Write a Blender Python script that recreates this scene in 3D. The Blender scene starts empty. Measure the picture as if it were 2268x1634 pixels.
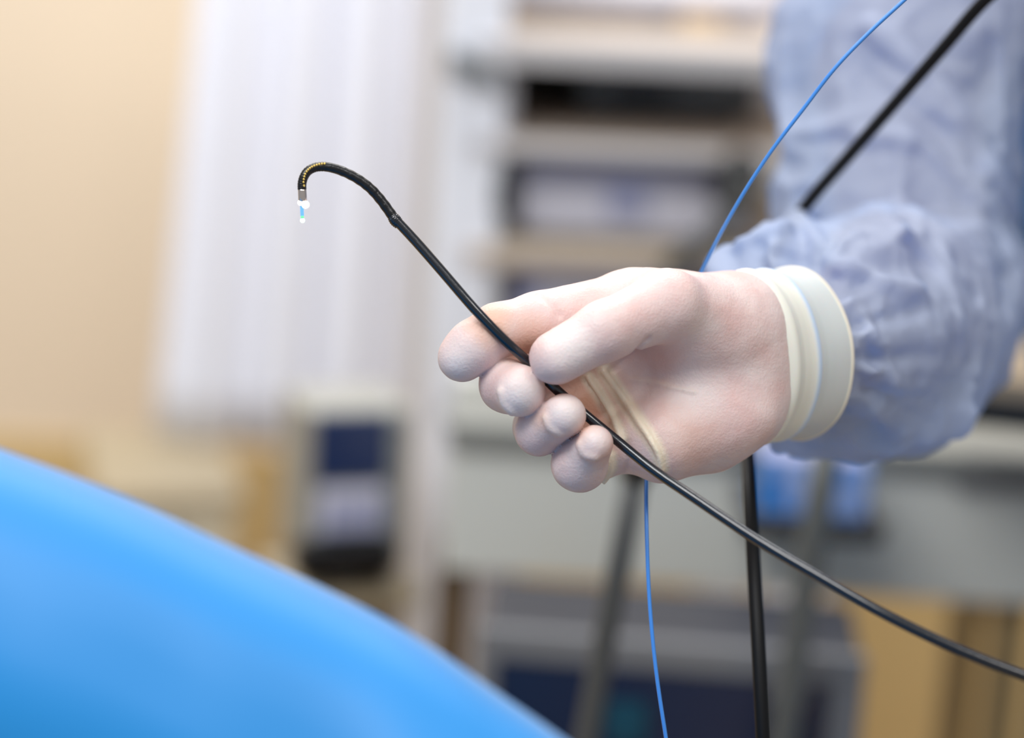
import bpy, bmesh, math, random
import numpy as np
from mathutils import Matrix, Vector

# ------------------------------------------------------------------ camera, world, lights
sc = bpy.context.scene
COL = sc.collection
W_PX, H_PX, LENS = 2268, 1634, 85.0
FPX = LENS / 36.0 * W_PX                      # focal length in pixels of the 2268 wide frame
D0 = 0.94                                     # focus distance (the gloved hand)
cam_data = bpy.data.cameras.new('camera')
cam_data.lens = LENS
cam_data.sensor_width = 36.0
cam_data.clip_start = 0.05
cam_data.dof.use_dof = True
cam_data.dof.focus_distance = D0 + 0.006
cam_data.dof.aperture_fstop = 3.1
cam = bpy.data.objects.new('camera', cam_data)
COL.objects.link(cam)
M = (Matrix.Translation((0, 0, 1.45)) @ Matrix.Rotation(math.radians(90 - 14), 4, 'X')
     @ Matrix.Rotation(math.radians(3.5), 4, 'Z'))
cam.matrix_world = M
sc.camera = cam

sc.view_settings.view_transform = 'Standard'
sc.view_settings.look = 'None'
sc.view_settings.exposure = 0.16
sc.view_settings.gamma = 1.0
sc.view_settings.use_curve_mapping = False
sc.cycles.use_denoising = True

world = bpy.data.worlds.new('world')
sc.world = world
world.use_nodes = True
bg = world.node_tree.nodes['Background']
bg.inputs[0].default_value = (0.90, 0.95, 1.0, 1)
bg.inputs[1].default_value = 0.34


def area(name, loc, target, size, energy, color):
    ld = bpy.data.lights.new(name, 'AREA')
    ld.shape = 'RECTANGLE'
    ld.size, ld.size_y = size
    ld.energy = energy
    ld.color = color
    o = bpy.data.objects.new(name, ld)
    COL.objects.link(o)
    o.location = loc
    o.rotation_euler = (Vector(target) - Vector(loc)).to_track_quat('-Z', 'Y').to_euler()
    return o


area('fill_light', (-0.3, 2.2, 2.9), (-0.2, 2.8, 0.9), (2.2, 0.7), 52, (0.98, 0.99, 1.0))  # unseen lamp added to brighten the background
area('fill_light', (-0.7, 0.1, 2.75), (0.1, 2.3, 0.9), (1.4, 0.6), 30, (0.98, 0.99, 1.0))  # unseen frontal lamp added to lift faces turned to the camera
area('fill_light', (-0.25, 0.85, 2.8), (-0.2, 0.9, 1.0), (0.9, 0.6), 2.0, (1.0, 0.97, 0.94))  # unseen overhead lamp added for the drape top and the hand
area('surgical_light', (0.66, 0.20, 2.42), (0.0, 0.92, 1.24), (0.50, 0.36), 4.6, (1.0, 0.96, 0.92))

# ------------------------------------------------------------------ helpers: placing


def camp(px, py, d):
    return Vector(((px - W_PX / 2) / FPX * d, -(py - H_PX / 2) / FPX * d, -d))


def P(px, py, d):
    return M @ camp(px, py, d)


def H(px, py, z):
    """millimetres in the hand frame (x right, y up, z towards the viewer, 0 = focus plane)"""
    v = camp(px, py, D0 - z / 1000.0)
    return np.array((v.x * 1000, v.y * 1000, z), dtype=np.float32)


MNP = np.array(M)


def hand_to_world(v):
    v = np.asarray(v, dtype=np.float64) / 1000.0
    v = v.copy()
    v[:, 2] -= D0
    return v @ MNP[:3, :3].T + MNP[:3, 3]


def HW(px, py, z):
    return Vector(hand_to_world(H(px, py, z)[None])[0])


def link(o, parent=None):
    COL.objects.link(o)
    if parent is not None:
        o.parent = parent
    return o


def thing(name, loc, label=None, cat=None, group=None):
    o = bpy.data.objects.new(name, None)
    o.empty_display_size = 0.02
    COL.objects.link(o)
    o.location = loc
    tag(o, label, cat, group)
    return o


def tag(o, label=None, cat=None, group=None, kind=None):
    if label: o['label'] = label
    if cat: o['category'] = cat
    if group: o['group'] = group
    if kind: o['kind'] = kind
    return o


def mesh_obj(name, verts, faces, mat, parent=None, smooth=True, origin=None):
    """verts in world metres; stored relative to the parent's place (or a given origin)"""
    v = np.asarray(verts, dtype=np.float64)
    off = np.array(parent_world(parent)) if parent is not None else np.array(origin if origin is not None else (0, 0, 0))
    v = v - off
    me = bpy.data.meshes.new(name)
    me.from_pydata(v.tolist(), [], [list(map(int, f)) for f in faces])
    if smooth:
        me.polygons.foreach_set('use_smooth', [True] * len(me.polygons))
    me.materials.append(mat)
    me.update()
    o = bpy.data.objects.new(name, me)
    link(o, parent)
    if parent is None and origin is not None:
        o.location = origin
    return o


def parent_world(p):
    v = Vector((0, 0, 0))
    while p is not None:
        v = v + p.location
        p = p.parent
    return v


def box_mesh(corners8, bevel):
    bm = bmesh.new()
    vs = [bm.verts.new(c) for c in corners8]
    for f in ((0, 1, 2, 3), (7, 6, 5, 4), (0, 4, 5, 1), (1, 5, 6, 2), (2, 6, 7, 3), (3, 7, 4, 0)):
        bm.faces.new([vs[i] for i in f])
    bmesh.ops.recalc_face_normals(bm, faces=bm.faces)
    if bevel > 0:
        bmesh.ops.bevel(bm, geom=bm.edges[:], offset=bevel, segments=2, profile=0.6, affect='EDGES')
    return bm


def bm_obj(name, bm, mat, parent=None, smooth=False, origin=None):
    off = parent_world(parent) if parent is not None else Vector(origin or (0, 0, 0))
    for v in bm.verts:
        v.co -= off
    me = bpy.data.meshes.new(name)
    bm.to_mesh(me)
    bm.free()
    if smooth:
        me.polygons.foreach_set('use_smooth', [True] * len(me.polygons))
    me.materials.append(mat)
    o = bpy.data.objects.new(name, me)
    link(o, parent)
    if parent is None and origin is not None:
        o.location = origin
    return o


class Frame:
    """an upright plane seen at pixel (px,py), distance d, turned by yaw; u right, w up, t away"""

    def __init__(self, px, py, d, yaw=0.0):
        self.o = P(px, py, d)
        a = math.radians(yaw)
        self.u = Vector((math.cos(a), math.sin(a), 0))
        self.t = Vector((-math.sin(a), math.cos(a), 0))

    def uv(self, px, py, t=0.0):
        c = M.translation
        r = (P(px, py, 1.0) - c)
        o = self.o + self.t * t
        k = (o - c).dot(self.t) / r.dot(self.t)
        q = c + r * k - o
        return q.dot(self.u), q.z

    def at(self, u, w, t):
        return self.o + self.u * u + Vector((0, 0, w)) + self.t * t

    def lbox(self, name, u0, u1, w0, w1, t0, t1, mat, parent=None, bevel=0.003, **k):
        c = [self.at(u, w, t) for t in (t0, t1) for (u, w) in ((u0, w0), (u1, w0), (u1, w1), (u0, w1))]
        return bm_obj(name, box_mesh(c, bevel), mat, parent, **k)

    def box(self, name, px0, py0, px1, py1, t0, t1, mat, parent=None, bevel=0.003, **k):
        cx, cy = (px0 + px1) / 2, (py0 + py1) / 2
        u0, u1 = self.uv(px0, cy, t0)[0], self.uv(px1, cy, t0)[0]
        w0, w1 = self.uv(cx, py1, t0)[1], self.uv(cx, py0, t0)[1]
        return self.lbox(name, u0, u1, w0, w1, t0, t1, mat, parent, bevel, **k)


def catmull(pts, n):
    """smooth curve through points, tangents weighted by chord length"""
    p = np.asarray(pts, dtype=np.float64)
    L = np.linalg.norm(np.diff(p, axis=0), axis=1) + 1e-9
    sl = np.diff(p, axis=0) / L[:, None]
    m = np.zeros_like(p)
    m[0], m[-1] = sl[0], sl[-1]
    for i in range(1, len(p) - 1):
        m[i] = (sl[i - 1] * L[i] + sl[i] * L[i - 1]) / (L[i] + L[i - 1])
    out = []
    for i in range(len(p) - 1):
        for t in np.linspace(0, 1, n, endpoint=False):
            h00 = 2 * t ** 3 - 3 * t * t + 1; h10 = t ** 3 - 2 * t * t + t
            h01 = -2 * t ** 3 + 3 * t * t; h11 = t ** 3 - t * t
            out.append(h00 * p[i] + h10 * L[i] * m[i] + h01 * p[i + 1] + h11 * L[i] * m[i + 1])
    out.append(p[-1])
    return np.array(out)


def sweep(points, radii, seg=16, closed=False, caps=True):
    """tube along world points; returns verts, faces"""
    pts = [Vector(p) for p in points]
    n = len(pts)
    rad = radii if hasattr(radii, '__len__') else [radii] * n
    verts, faces = [], []
    prev = None
    for i in range(n):
        if closed:
            t = (pts[(i + 1) % n] - pts[i - 1]).normalized()
        else:
            t = (pts[min(i + 1, n - 1)] - pts[max(i - 1, 0)]).normalized()
        if prev is None:
            a = Vector((0, 0, 1)) if abs(t.z) < 0.9 else Vector((1, 0, 0))
            nrm = t.cross(a).normalized()
        else:
            nrm = (prev - t * prev.dot(t)).normalized()
        prev = nrm
        b = t.cross(nrm)
        for k in range(seg):
            an = 2 * math.pi * k / seg
            verts.append(pts[i] + (nrm * math.cos(an) + b * math.sin(an)) * rad[i])
    m = n if closed else n - 1
    for i in range(m):
        for k in range(seg):
            a0, a1 = i * seg + k, i * seg + (k + 1) % seg
            b0, b1 = ((i + 1) % n) * seg + k, ((i + 1) % n) * seg + (k + 1) % seg
            faces.append((a0, a1, b1, b0))
    if caps and not closed:
        faces.append(tuple(range(seg - 1, -1, -1)))
        faces.append(tuple((n - 1) * seg + k for k in range(seg)))
    return [tuple(v) for v in verts], faces


# ------------------------------------------------------------------ helpers: implicit surfaces
def surface_nets(f, org, h):
    """iso-surface of f<0 on a regular grid, one vertex per mixed cell"""
    s = f < 0
    nx, ny, nz = f.shape
    cnt = np.zeros((nx - 1, ny - 1, nz - 1), dtype=np.int8)
    for dx in (0, 1):
        for dy in (0, 1):
            for dz in (0, 1):
                cnt += s[dx:nx - 1 + dx, dy:ny - 1 + dy, dz:nz - 1 + dz]
    act = (cnt > 0) & (cnt < 8)
    idx = -np.ones(act.shape, dtype=np.int64)
    I, J, K = np.nonzero(act)
    idx[I, J, K] = np.arange(len(I))
    acc = np.zeros((len(I), 3))
    num = np.zeros(len(I))
    cor = [(a, b, c) for a in (0, 1) for b in (0, 1) for c in (0, 1)]
    for a in cor:
        for ax in range(3):
            if a[ax] == 1:
                continue
            b = list(a); b[ax] = 1
            fa = f[I + a[0], J + a[1], K + a[2]]
            fb = f[I + b[0], J + b[1], K + b[2]]
            m = (fa < 0) != (fb < 0)
            t = np.where(m, fa / np.where(m, fa - fb, 1), 0)
            p = np.tile(np.array(a, dtype=float), (len(I), 1))
            p[:, ax] += t
            acc += np.where(m[:, None], p, 0)
            num += m
    v = acc / num[:, None] + np.stack([I, J, K], 1)
    v = v * h + np.array(org)
    faces = []
    for ax in range(3):
        o1, o2 = [(1, 2), (2, 0), (0, 1)][ax]
        sl0 = [slice(None)] * 3; sl1 = [slice(None)] * 3
        sl0[ax] = slice(0, -1); sl1[ax] = slice(1, None)
        ch = s[tuple(sl0)] != s[tuple(sl1)]
        E = np.argwhere(ch)
        sh = np.array(act.shape)
        ok = (E[:, o1] > 0) & (E[:, o2] > 0) & (E[:, o1] < sh[o1]) & (E[:, o2] < sh[o2])
        E = E[ok]

        def cell(d1, d2):
            q = E.copy(); q[:, o1] += d1; q[:, o2] += d2
            return idx[q[:, 0], q[:, 1], q[:, 2]]
        q = np.stack([cell(-1, -1), cell(0, -1), cell(0, 0), cell(-1, 0)], 1)
        ins = s[E[:, 0], E[:, 1], E[:, 2]]
        q[~ins] = q[~ins][:, ::-1]
        faces.append(q)
    return v, np.concatenate(faces)


def relax(v, faces, it, w=0.5):
    e = np.concatenate([faces[:, [0, 1]], faces[:, [1, 2]], faces[:, [2, 3]], faces[:, [3, 0]]])
    e = np.concatenate([e, e[:, ::-1]])
    n = len(v)
    deg = np.bincount(e[:, 0], minlength=n).astype(float)
    deg[deg == 0] = 1
    for k in range(it):
        avg = np.stack([np.bincount(e[:, 0], weights=v[e[:, 1], c], minlength=n) for c in range(3)], 1) / deg[:, None]
        v = v + (avg - v) * (w if k % 2 == 0 else -w * 0.9)
    return v


class Grid:
    def __init__(self, lo, hi, h):
        self.h = h
        self.lo = np.array(lo, dtype=np.float32)
        n = np.ceil((np.array(hi) - np.array(lo)) / h).astype(int) + 1
        ax = [self.lo[i] + h * np.arange(n[i], dtype=np.float32) for i in range(3)]
        self.X = ax[0][:, None, None]; self.Y = ax[1][None, :, None]; self.Z = ax[2][None, None, :]
        self.n = n

    def cap(self, a, b, ra, rb):
        a = np.asarray(a, np.float32); b = np.asarray(b, np.float32)
        d = b - a
        L = float(d @ d) + 1e-9
        px, py, pz = self.X - a[0], self.Y - a[1], self.Z - a[2]
        t = np.clip((px * d[0] + py * d[1] + pz * d[2]) / L, 0, 1)
        return np.sqrt((px - t * d[0]) ** 2 + (py - t * d[1]) ** 2 + (pz - t * d[2]) ** 2) - (ra + (rb - ra) * t)

    def ell(self, c, r, R=None):
        p = [self.X - c[0], self.Y - c[1], self.Z - c[2]]
        if R is not None:
            p = [p[0] * R[i][0] + p[1] * R[i][1] + p[2] * R[i][2] for i in range(3)]
        k0 = np.sqrt((p[0] / r[0]) ** 2 + (p[1] / r[1]) ** 2 + (p[2] / r[2]) ** 2)
        k1 = np.sqrt((p[0] / r[0] ** 2) ** 2 + (p[1] / r[1] ** 2) ** 2 + (p[2] / r[2] ** 2) ** 2) + 1e-6
        return k0 * (k0 - 1) / k1

    def poly(self, pts, r):
        d = None
        for a, b in zip(pts[:-1], pts[1:]):
            q = self.cap(a, b, r, r)
            d = q if d is None else np.minimum(d, q)
        return d

    def local_poly(self, f, pts, r, k, carve=False):
        """blend a thin ridge (or groove) into f, touching only the cells near it"""
        pts = np.asarray(pts)
        lo = np.floor((pts.min(0) - 6 * r - 3 * k - self.lo) / self.h).astype(int)
        hi = np.ceil((pts.max(0) + 6 * r + 3 * k - self.lo) / self.h).astype(int)
        lo = np.maximum(lo, 0); hi = np.minimum(hi, self.n)
        sub = Grid.__new__(Grid)
        sl = tuple(slice(lo[i], hi[i]) for i in range(3))
        sub.X = self.X[sl[0]]; sub.Y = self.Y[:, sl[1]]; sub.Z = self.Z[:, :, sl[2]]
        g = sub.poly(pts, r)
        f[sl] = -smin(-f[sl], g, k) if carve else smin(f[sl], g, k)

    def value(self, f, p):
        q = (np.asarray(p) - self.lo) / self.h
        q = np.clip(q, 0, np.array(f.shape) - 1.001)
        i = np.floor(q).astype(int)
        t = q - i
        c = f[i[0]:i[0] + 2, i[1]:i[1] + 2, i[2]:i[2] + 2]
        c = c[0] * (1 - t[0]) + c[1] * t[0]
        c = c[0] * (1 - t[1]) + c[1] * t[1]
        return c[0] * (1 - t[2]) + c[1] * t[2]


def smin(a, b, k):
    h = np.clip(0.5 + 0.5 * (b - a) / k, 0, 1)
    return b + (a - b) * h - k * h * (1 - h)


def union(lst, k):
    d = lst[0]
    for q in lst[1:]:
        d = smin(d, q, k)
    return d


RS = np.random.RandomState(7)
LAT = RS.rand(32, 32, 32).astype(np.float32) * 2 - 1


def noise3(x, y, z):
    x, y, z = np.broadcast_arrays(x, y, z)
    fx, fy, fz = np.floor(x), np.floor(y), np.floor(z)
    tx, ty, tz = x - fx, y - fy, z - fz
    ix, iy, iz = fx.astype(np.int32) & 31, fy.astype(np.int32) & 31, fz.astype(np.int32) & 31
    tx, ty, tz = [t * t * (3 - 2 * t) for t in (tx, ty, tz)]
    jx, jy, jz = (ix + 1) & 31, (iy + 1) & 31, (iz + 1) & 31
    c00 = LAT[ix, iy, iz] * (1 - tx) + LAT[jx, iy, iz] * tx
    c10 = LAT[ix, jy, iz] * (1 - tx) + LAT[jx, jy, iz] * tx
    c01 = LAT[ix, iy, jz] * (1 - tx) + LAT[jx, iy, jz] * tx
    c11 = LAT[ix, jy, jz] * (1 - tx) + LAT[jx, jy, jz] * tx
    return (c00 * (1 - ty) + c10 * ty) * (1 - tz) + (c01 * (1 - ty) + c11 * ty) * tz


# ------------------------------------------------------------------ materials
def srgb(r, g, b):
    f = lambda c: (c / 255 / 12.92) if c / 255 <= 0.04045 else ((c / 255 + 0.055) / 1.055) ** 2.4
    return (f(r), f(g), f(b), 1)


def mat(name, color, rough=0.5, metal=0.0, spec=0.5, noise=0.0, nscale=20, bump=0.0, bscale=200, coat=0.0,
        emit=None, estr=0.0):
    m = bpy.data.materials.new(name)
    m.use_nodes = True
    nt = m.node_tree
    b = nt.nodes['Principled BSDF']
    b.inputs['Base Color'].default_value = color
    b.inputs['Roughness'].default_value = rough
    b.inputs['Metallic'].default_value = metal
    b.inputs['Specular IOR Level'].default_value = spec
    b.inputs['Coat Weight'].default_value = coat
    if emit:
        b.inputs['Emission Color'].default_value = emit
        b.inputs['Emission Strength'].default_value = estr
    tc = nt.nodes.new('ShaderNodeTexCoord')
    if noise > 0:
        n = nt.nodes.new('ShaderNodeTexNoise'); n.inputs['Scale'].default_value = nscale
        n.inputs['Detail'].default_value = 4
        nt.links.new(tc.outputs['Object'], n.inputs['Vector'])
        r = nt.nodes.new('ShaderNodeMapRange')
        r.inputs['To Min'].default_value = 1 - noise; r.inputs['To Max'].default_value = 1 + noise
        nt.links.new(n.outputs['Fac'], r.inputs['Value'])
        mx = nt.nodes.new('ShaderNodeMix'); mx.data_type = 'RGBA'; mx.blend_type = 'MULTIPLY'
        mx.inputs['Factor'].default_value = 1
        mx.inputs['A'].default_value = color
        nt.links.new(r.outputs['Result'], mx.inputs['B'])
        nt.links.new(mx.outputs['Result'], b.inputs['Base Color'])
    if bump > 0:
        n2 = nt.nodes.new('ShaderNodeTexNoise'); n2.inputs['Scale'].default_value = bscale
        n2.inputs['Detail'].default_value = 3
        nt.links.new(tc.outputs['Object'], n2.inputs['Vector'])
        bp = nt.nodes.new('ShaderNodeBump'); bp.inputs['Strength'].default_value = bump
        bp.inputs['Distance'].default_value = 0.001
        nt.links.new(n2.outputs['Fac'], bp.inputs['Height'])
        nt.links.new(bp.outputs['Normal'], b.inputs['Normal'])
    return m


def attr_mix(nt, base, name, color):
    a = nt.nodes.new('ShaderNodeAttribute'); a.attribute_name = name
    mx = nt.nodes.new('ShaderNodeMix'); mx.data_type = 'RGBA'
    nt.links.new(a.outputs['Fac'], mx.inputs['Factor'])
    if isinstance(base, tuple):
        mx.inputs['A'].default_value = base
    else:
        nt.links.new(base, mx.inputs['A'])
    mx.inputs['B'].default_value = color
    return mx.outputs['Result']


def glove_material():
    m = mat('latex_glove', srgb(236, 210, 204), rough=0.42, spec=0.35, bump=0.25, bscale=900)
    nt = m.node_tree
    b = nt.nodes['Principled BSDF']
    tc = nt.nodes.new('ShaderNodeTexCoord')
    n = nt.nodes.new('ShaderNodeTexNoise'); n.inputs['Scale'].default_value = 55; n.inputs['Detail'].default_value = 5
    nt.links.new(tc.outputs['Object'], n.inputs['Vector'])
    r = nt.nodes.new('ShaderNodeMapRange')
    r.inputs['From Min'].default_value = 0.35; r.inputs['From Max'].default_value = 0.7
    nt.links.new(n.outputs['Fac'], r.inputs['Value'])
    mx = nt.nodes.new('ShaderNodeMix'); mx.data_type = 'RGBA'
    mx.inputs['A'].default_value = srgb(226, 205, 200); mx.inputs['B'].default_value = srgb(220, 186, 180)
    nt.links.new(r.outputs['Result'], mx.inputs['Factor'])
    c = attr_mix(nt, mx.outputs['Result'], 'warm_bounce', srgb(226, 170, 136))  # orange tint for light bounced between the fingers
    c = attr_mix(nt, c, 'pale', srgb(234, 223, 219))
    c = attr_mix(nt, c, 'loose', srgb(234, 218, 196))
    nt.links.new(c, b.inputs['Base Color'])
    b.inputs['Subsurface Weight'].default_value = 0.25
    b.inputs['Subsurface Radius'].default_value = (1.0, 0.45, 0.3)
    b.inputs['Subsurface Scale'].default_value = 0.006
    return m


def gown_material(name, color, see=0.22, trans=0.35):
    m = bpy.data.materials.new(name)
    m.use_nodes = True
    nt = m.node_tree
    b = nt.nodes['Principled BSDF']
    out = nt.nodes['Material Output']
    b.inputs['Base Color'].default_value = color
    b.inputs['Roughness'].default_value = 0.55
    b.inputs['Specular IOR Level'].default_value = 0.35
    tc = nt.nodes.new('ShaderNodeTexCoord')
    n = nt.nodes.new('ShaderNodeTexNoise'); n.inputs['Scale'].default_value = 260; n.inputs['Detail'].default_value = 4
    nt.links.new(tc.outputs['Object'], n.inputs['Vector'])
    bp = nt.nodes.new('ShaderNodeBump'); bp.inputs['Strength'].default_value = 0.3; bp.inputs['Distance'].default_value = 0.001
    nt.links.new(n.outputs['Fac'], bp.inputs['Height'])
    nt.links.new(bp.outputs['Normal'], b.inputs['Normal'])
    tl = nt.nodes.new('ShaderNodeBsdfTranslucent'); tl.inputs['Color'].default_value = srgb(108, 166, 232)
    m1 = nt.nodes.new('ShaderNodeMixShader'); m1.inputs[0].default_value = trans
    nt.links.new(b.outputs[0], m1.inputs[1]); nt.links.new(tl.outputs[0], m1.inputs[2])
    tr = nt.nodes.new('ShaderNodeBsdfTransparent')
    tr.inputs['Color'].default_value = tuple(min(1, c ** 0.35) for c in color[:3]) + (1,)
    m2 = nt.nodes.new('ShaderNodeMixShader'); m2.inputs[0].default_value = see
    nt.links.new(m1.outputs[0], m2.inputs[1]); nt.links.new(tr.outputs[0], m2.inputs[2])
    nt.links.new(m2.outputs[0], out.inputs['Surface'])
    return m


def emission(name, color, strength):
    m = bpy.data.materials.new(name)
    m.use_nodes = True
    nt = m.node_tree
    nt.nodes.remove(nt.nodes['Principled BSDF'])
    e = nt.nodes.new('ShaderNodeEmission')
    e.inputs[0].default_value = color; e.inputs[1].default_value = strength
    nt.links.new(e.outputs[0], nt.nodes['Material Output'].inputs['Surface'])
    return m


MT = {
    'wall': mat('peach_paint', srgb(230, 212, 188), 0.8, noise=0.03, nscale=3),
    'warm_band': mat('warm_light_ochre', srgb(208, 180, 126), 0.8, noise=0.04, nscale=4),  # warm light low on the wall, put into an ochre colour
    'floor': mat('floor_vinyl', srgb(190, 160, 115), 0.4, noise=0.05, nscale=6),
    'curtain': mat('white_curtain', srgb(238, 240, 250), 0.8, noise=0.02, nscale=8),
    'white': mat('white_enamel', srgb(244, 245, 252), 0.35),
    'cart_grey': mat('cart_grey', srgb(200, 196, 196), 0.45),
    'shelf': mat('beige_shelf', srgb(205, 190, 176), 0.35),
    'shelf_ochre': mat('ochre_shelf', srgb(178, 158, 122), 0.4),
    'dark': mat('dark_plastic', srgb(72, 68, 62), 0.5),
    'slate': mat('slate_metal', srgb(104, 108, 110), 0.4),
    'black': mat('black_plastic', srgb(18, 18, 20), 0.4),
    'lilac': mat('lilac_plastic', srgb(216, 214, 226), 0.45),
    'violet': mat('violet_panel', srgb(158, 162, 196), 0.45),
    'gold': mat('brass', srgb(206, 176, 112), 0.35),
    'desk': mat('desk_grey', srgb(222, 222, 213), 0.5, noise=0.02, nscale=5),
    'desk_dark': mat('desk_rail', srgb(138, 138, 132), 0.5),
    'body_grey': mat('device_grey', srgb(160, 158, 150), 0.5),
    'mid_grey': mat('device_mid_grey', srgb(128, 132, 134), 0.5),
    'navy': mat('navy_screen', srgb(34, 50, 90), 0.25),
    'deep_navy': mat('deep_navy_screen', srgb(32, 40, 66), 0.25),
    'teal': mat('teal_button', srgb(10, 70, 90), 0.4),
    'bezel': mat('bezel_grey', srgb(120, 120, 122), 0.5),
    'dark_grey': mat('dark_grey_case', srgb(48, 50, 58), 0.5),
    'cream': mat('cream_plastic', srgb(206, 196, 172), 0.5),
    'olive': mat('beige_laminate', srgb(172, 158, 132), 0.5),
    'olive_dark': mat('tan_pole', srgb(165, 140, 96), 0.5),
    'steel': mat('pole_steel', srgb(105, 106, 102), 0.35, metal=0.4),
    'brown': mat('brown_leg', srgb(105, 84, 58), 0.5),
    'wire_dark': mat('dark_strut', srgb(80, 80, 78), 0.45),
    'tube': mat('black_tube', srgb(4, 9, 20), 0.2, spec=0.85, bump=0.05, bscale=300),
    'rubber': mat('black_rubber', srgb(12, 12, 14), 0.3, spec=0.5, bump=0.2, bscale=900),
    'cable': mat('black_cable', srgb(7, 7, 9), 0.5, spec=0.25),
    'steel_tip': mat('steel_tip', srgb(210, 196, 186), 0.2, metal=0.9),
    'glint': mat('gold_glint', srgb(236, 200, 110), 0.25, metal=0.7),
    'fiber': mat('blue_fiber', srgb(70, 140, 222), 0.3, spec=0.5),
    'drape': mat('blue_drape', srgb(14, 134, 208), 0.52, spec=0.5, noise=0.05, nscale=5),
    'skin': mat('skin', srgb(214, 160, 138), 0.55),
    'hair': mat('dark_hair', srgb(60, 42, 30), 0.6),
    'shoe': mat('white_clog', srgb(225, 225, 225), 0.5),
    'eye': mat('eye_dark', srgb(40, 30, 26), 0.2),
    'eye_white': mat('eye_white', srgb(235, 232, 228), 0.3),
}
b_ = MT['drape'].node_tree.nodes['Principled BSDF']
b_.inputs['Sheen Weight'].default_value = 0.5
b_.inputs['Sheen Roughness'].default_value = 0.4
MT['glove'] = glove_material()
GOWN = srgb(208, 217, 238)
MT['gown'] = gown_material('gown_sleeve', GOWN, 0.22, 0.42)
MT['gown_body'] = gown_material('gown_body', srgb(112, 162, 218), 0.0, 0.2)
MT['lamp_white'] = emission('lamp_white', (1, 0.97, 0.92, 1), 30)
MT['lamp_cyan'] = emission('lamp_cyan', srgb(120, 190, 250), 1.05)
MT['lamp_green'] = emission('lamp_green', srgb(190, 255, 215), 3.0)


def printed_box_material():
    m = mat('printed_box', srgb(130, 160, 215), 0.5)
    nt = m.node_tree
    b = nt.nodes['Principled BSDF']
    tc = nt.nodes.new('ShaderNodeTexCoord')
    mp = nt.nodes.new('ShaderNodeMapping'); mp.inputs['Scale'].default_value = (70, 70, 34)
    nt.links.new(tc.outputs['Object'], mp.inputs['Vector'])
    n = nt.nodes.new('ShaderNodeTexNoise'); n.inputs['Scale'].default_value = 1.0; n.inputs['Detail'].default_value = 0
    nt.links.new(mp.outputs['Vector'], n.inputs['Vector'])
    r = nt.nodes.new('ShaderNodeValToRGB')
    r.color_ramp.interpolation = 'LINEAR'
    r.color_ramp.elements[0].position = 0.45; r.color_ramp.elements[0].color = srgb(20, 120, 200)
    r.color_ramp.elements[1].position = 0.55; r.color_ramp.elements[1].color = srgb(150, 172, 218)
    nt.links.new(n.outputs['Fac'], r.inputs['Fac'])
    nt.links.new(r.outputs['Color'], b.inputs['Base Color'])
    return m


MT['printed'] = printed_box_material()

# ------------------------------------------------------------------ structure
YB = 3.25                                      # back wall


def quad_plane(name, corners, m, thick):
    o = mesh_obj(name, corners, [(0, 1, 2, 3)], m, None, False)
    mod = o.modifiers.new('thick', 'SOLIDIFY'); mod.thickness = thick; mod.offset = -1
    tag(o, kind='structure')
    return o


quad_plane('floor', [(-3, -1.6, 0), (3, -1.6, 0), (3, YB, 0), (-3, YB, 0)], MT['floor'], 0.05)
WARM_TOP = 0.50  # top of the added band that carries the warm light
quad_plane('wall_back', [(-3, YB, 0), (3, YB, 0), (3, YB, 3.0), (-3, YB, 3.0)], MT['wall'], 0.1)
o = bm_obj('warm_light_band', box_mesh([(x, y, z) for y in (YB - 0.012, YB) for (x, z) in ((-3, 0.0), (3, 0.0), (3, WARM_TOP), (-3, WARM_TOP))], 0.002), MT['warm_band'])
tag(o, 'added ochre band low on the back wall, standing in for warm light', kind='structure')


# ------------------------------------------------------------------ curtain
def curtain():
    fr = Frame(640, 400, 2.85, 0)
    u0, u1 = fr.uv(372, 500)[0], fr.uv(925, 500)[0]
    wb = fr.uv(450, 972)[1]
    wt = fr.uv(640, -700)[1]
    w_top = fr.uv(440, 0)[1]
    ub, ut = fr.uv(335, 960)[0], fr.uv(432, 0)[0]
    nu, nw = 120, 14
    v, f = [], []
    for j in range(nw + 1):
        w = wb + (wt - wb) * j / nw
        for i in range(nu + 1):
            s = i / nu
            ph = s * 2 * math.pi * 3.6
            t = 0.009 * math.sin(ph) + 0.005 * math.sin(2.3 * ph + 1.0 + 0.6 * j / nw)
            ul = ub + (ut - ub) * (w - wb) / (w_top - wb)
            v.append(fr.at(ul + (u1 - ul) * s + 0.004 * math.cos(ph), w, t))
    for j in range(nw):
        for i in range(nu):
            a = j * (nu + 1) + i
            f.append((a, a + 1, a + nu + 2, a + nu + 1))
    root = thing('curtain', fr.at((u0 + u1) / 2, wb, 0), 'white floor-length style curtain hanging in soft folds beside the beige wall', 'curtain')
    root['label'] = 'white curtain hanging in soft vertical folds against the beige wall'
    o = mesh_obj('curtain_cloth', v, f, MT['curtain'], root)
    md = o.modifiers.new('thick', 'SOLIDIFY'); md.thickness = 0.002
    # hem band and rail (rail hangs from the ceiling above the frame)
    rv, rf = sweep([fr.at(u0 - 0.05, wt, 0), fr.at(u1 + 0.05, wt, 0)], 0.012, 12)
    mesh_obj('curtain_rail', rv, rf, MT['steel'], root)


curtain()


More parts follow.
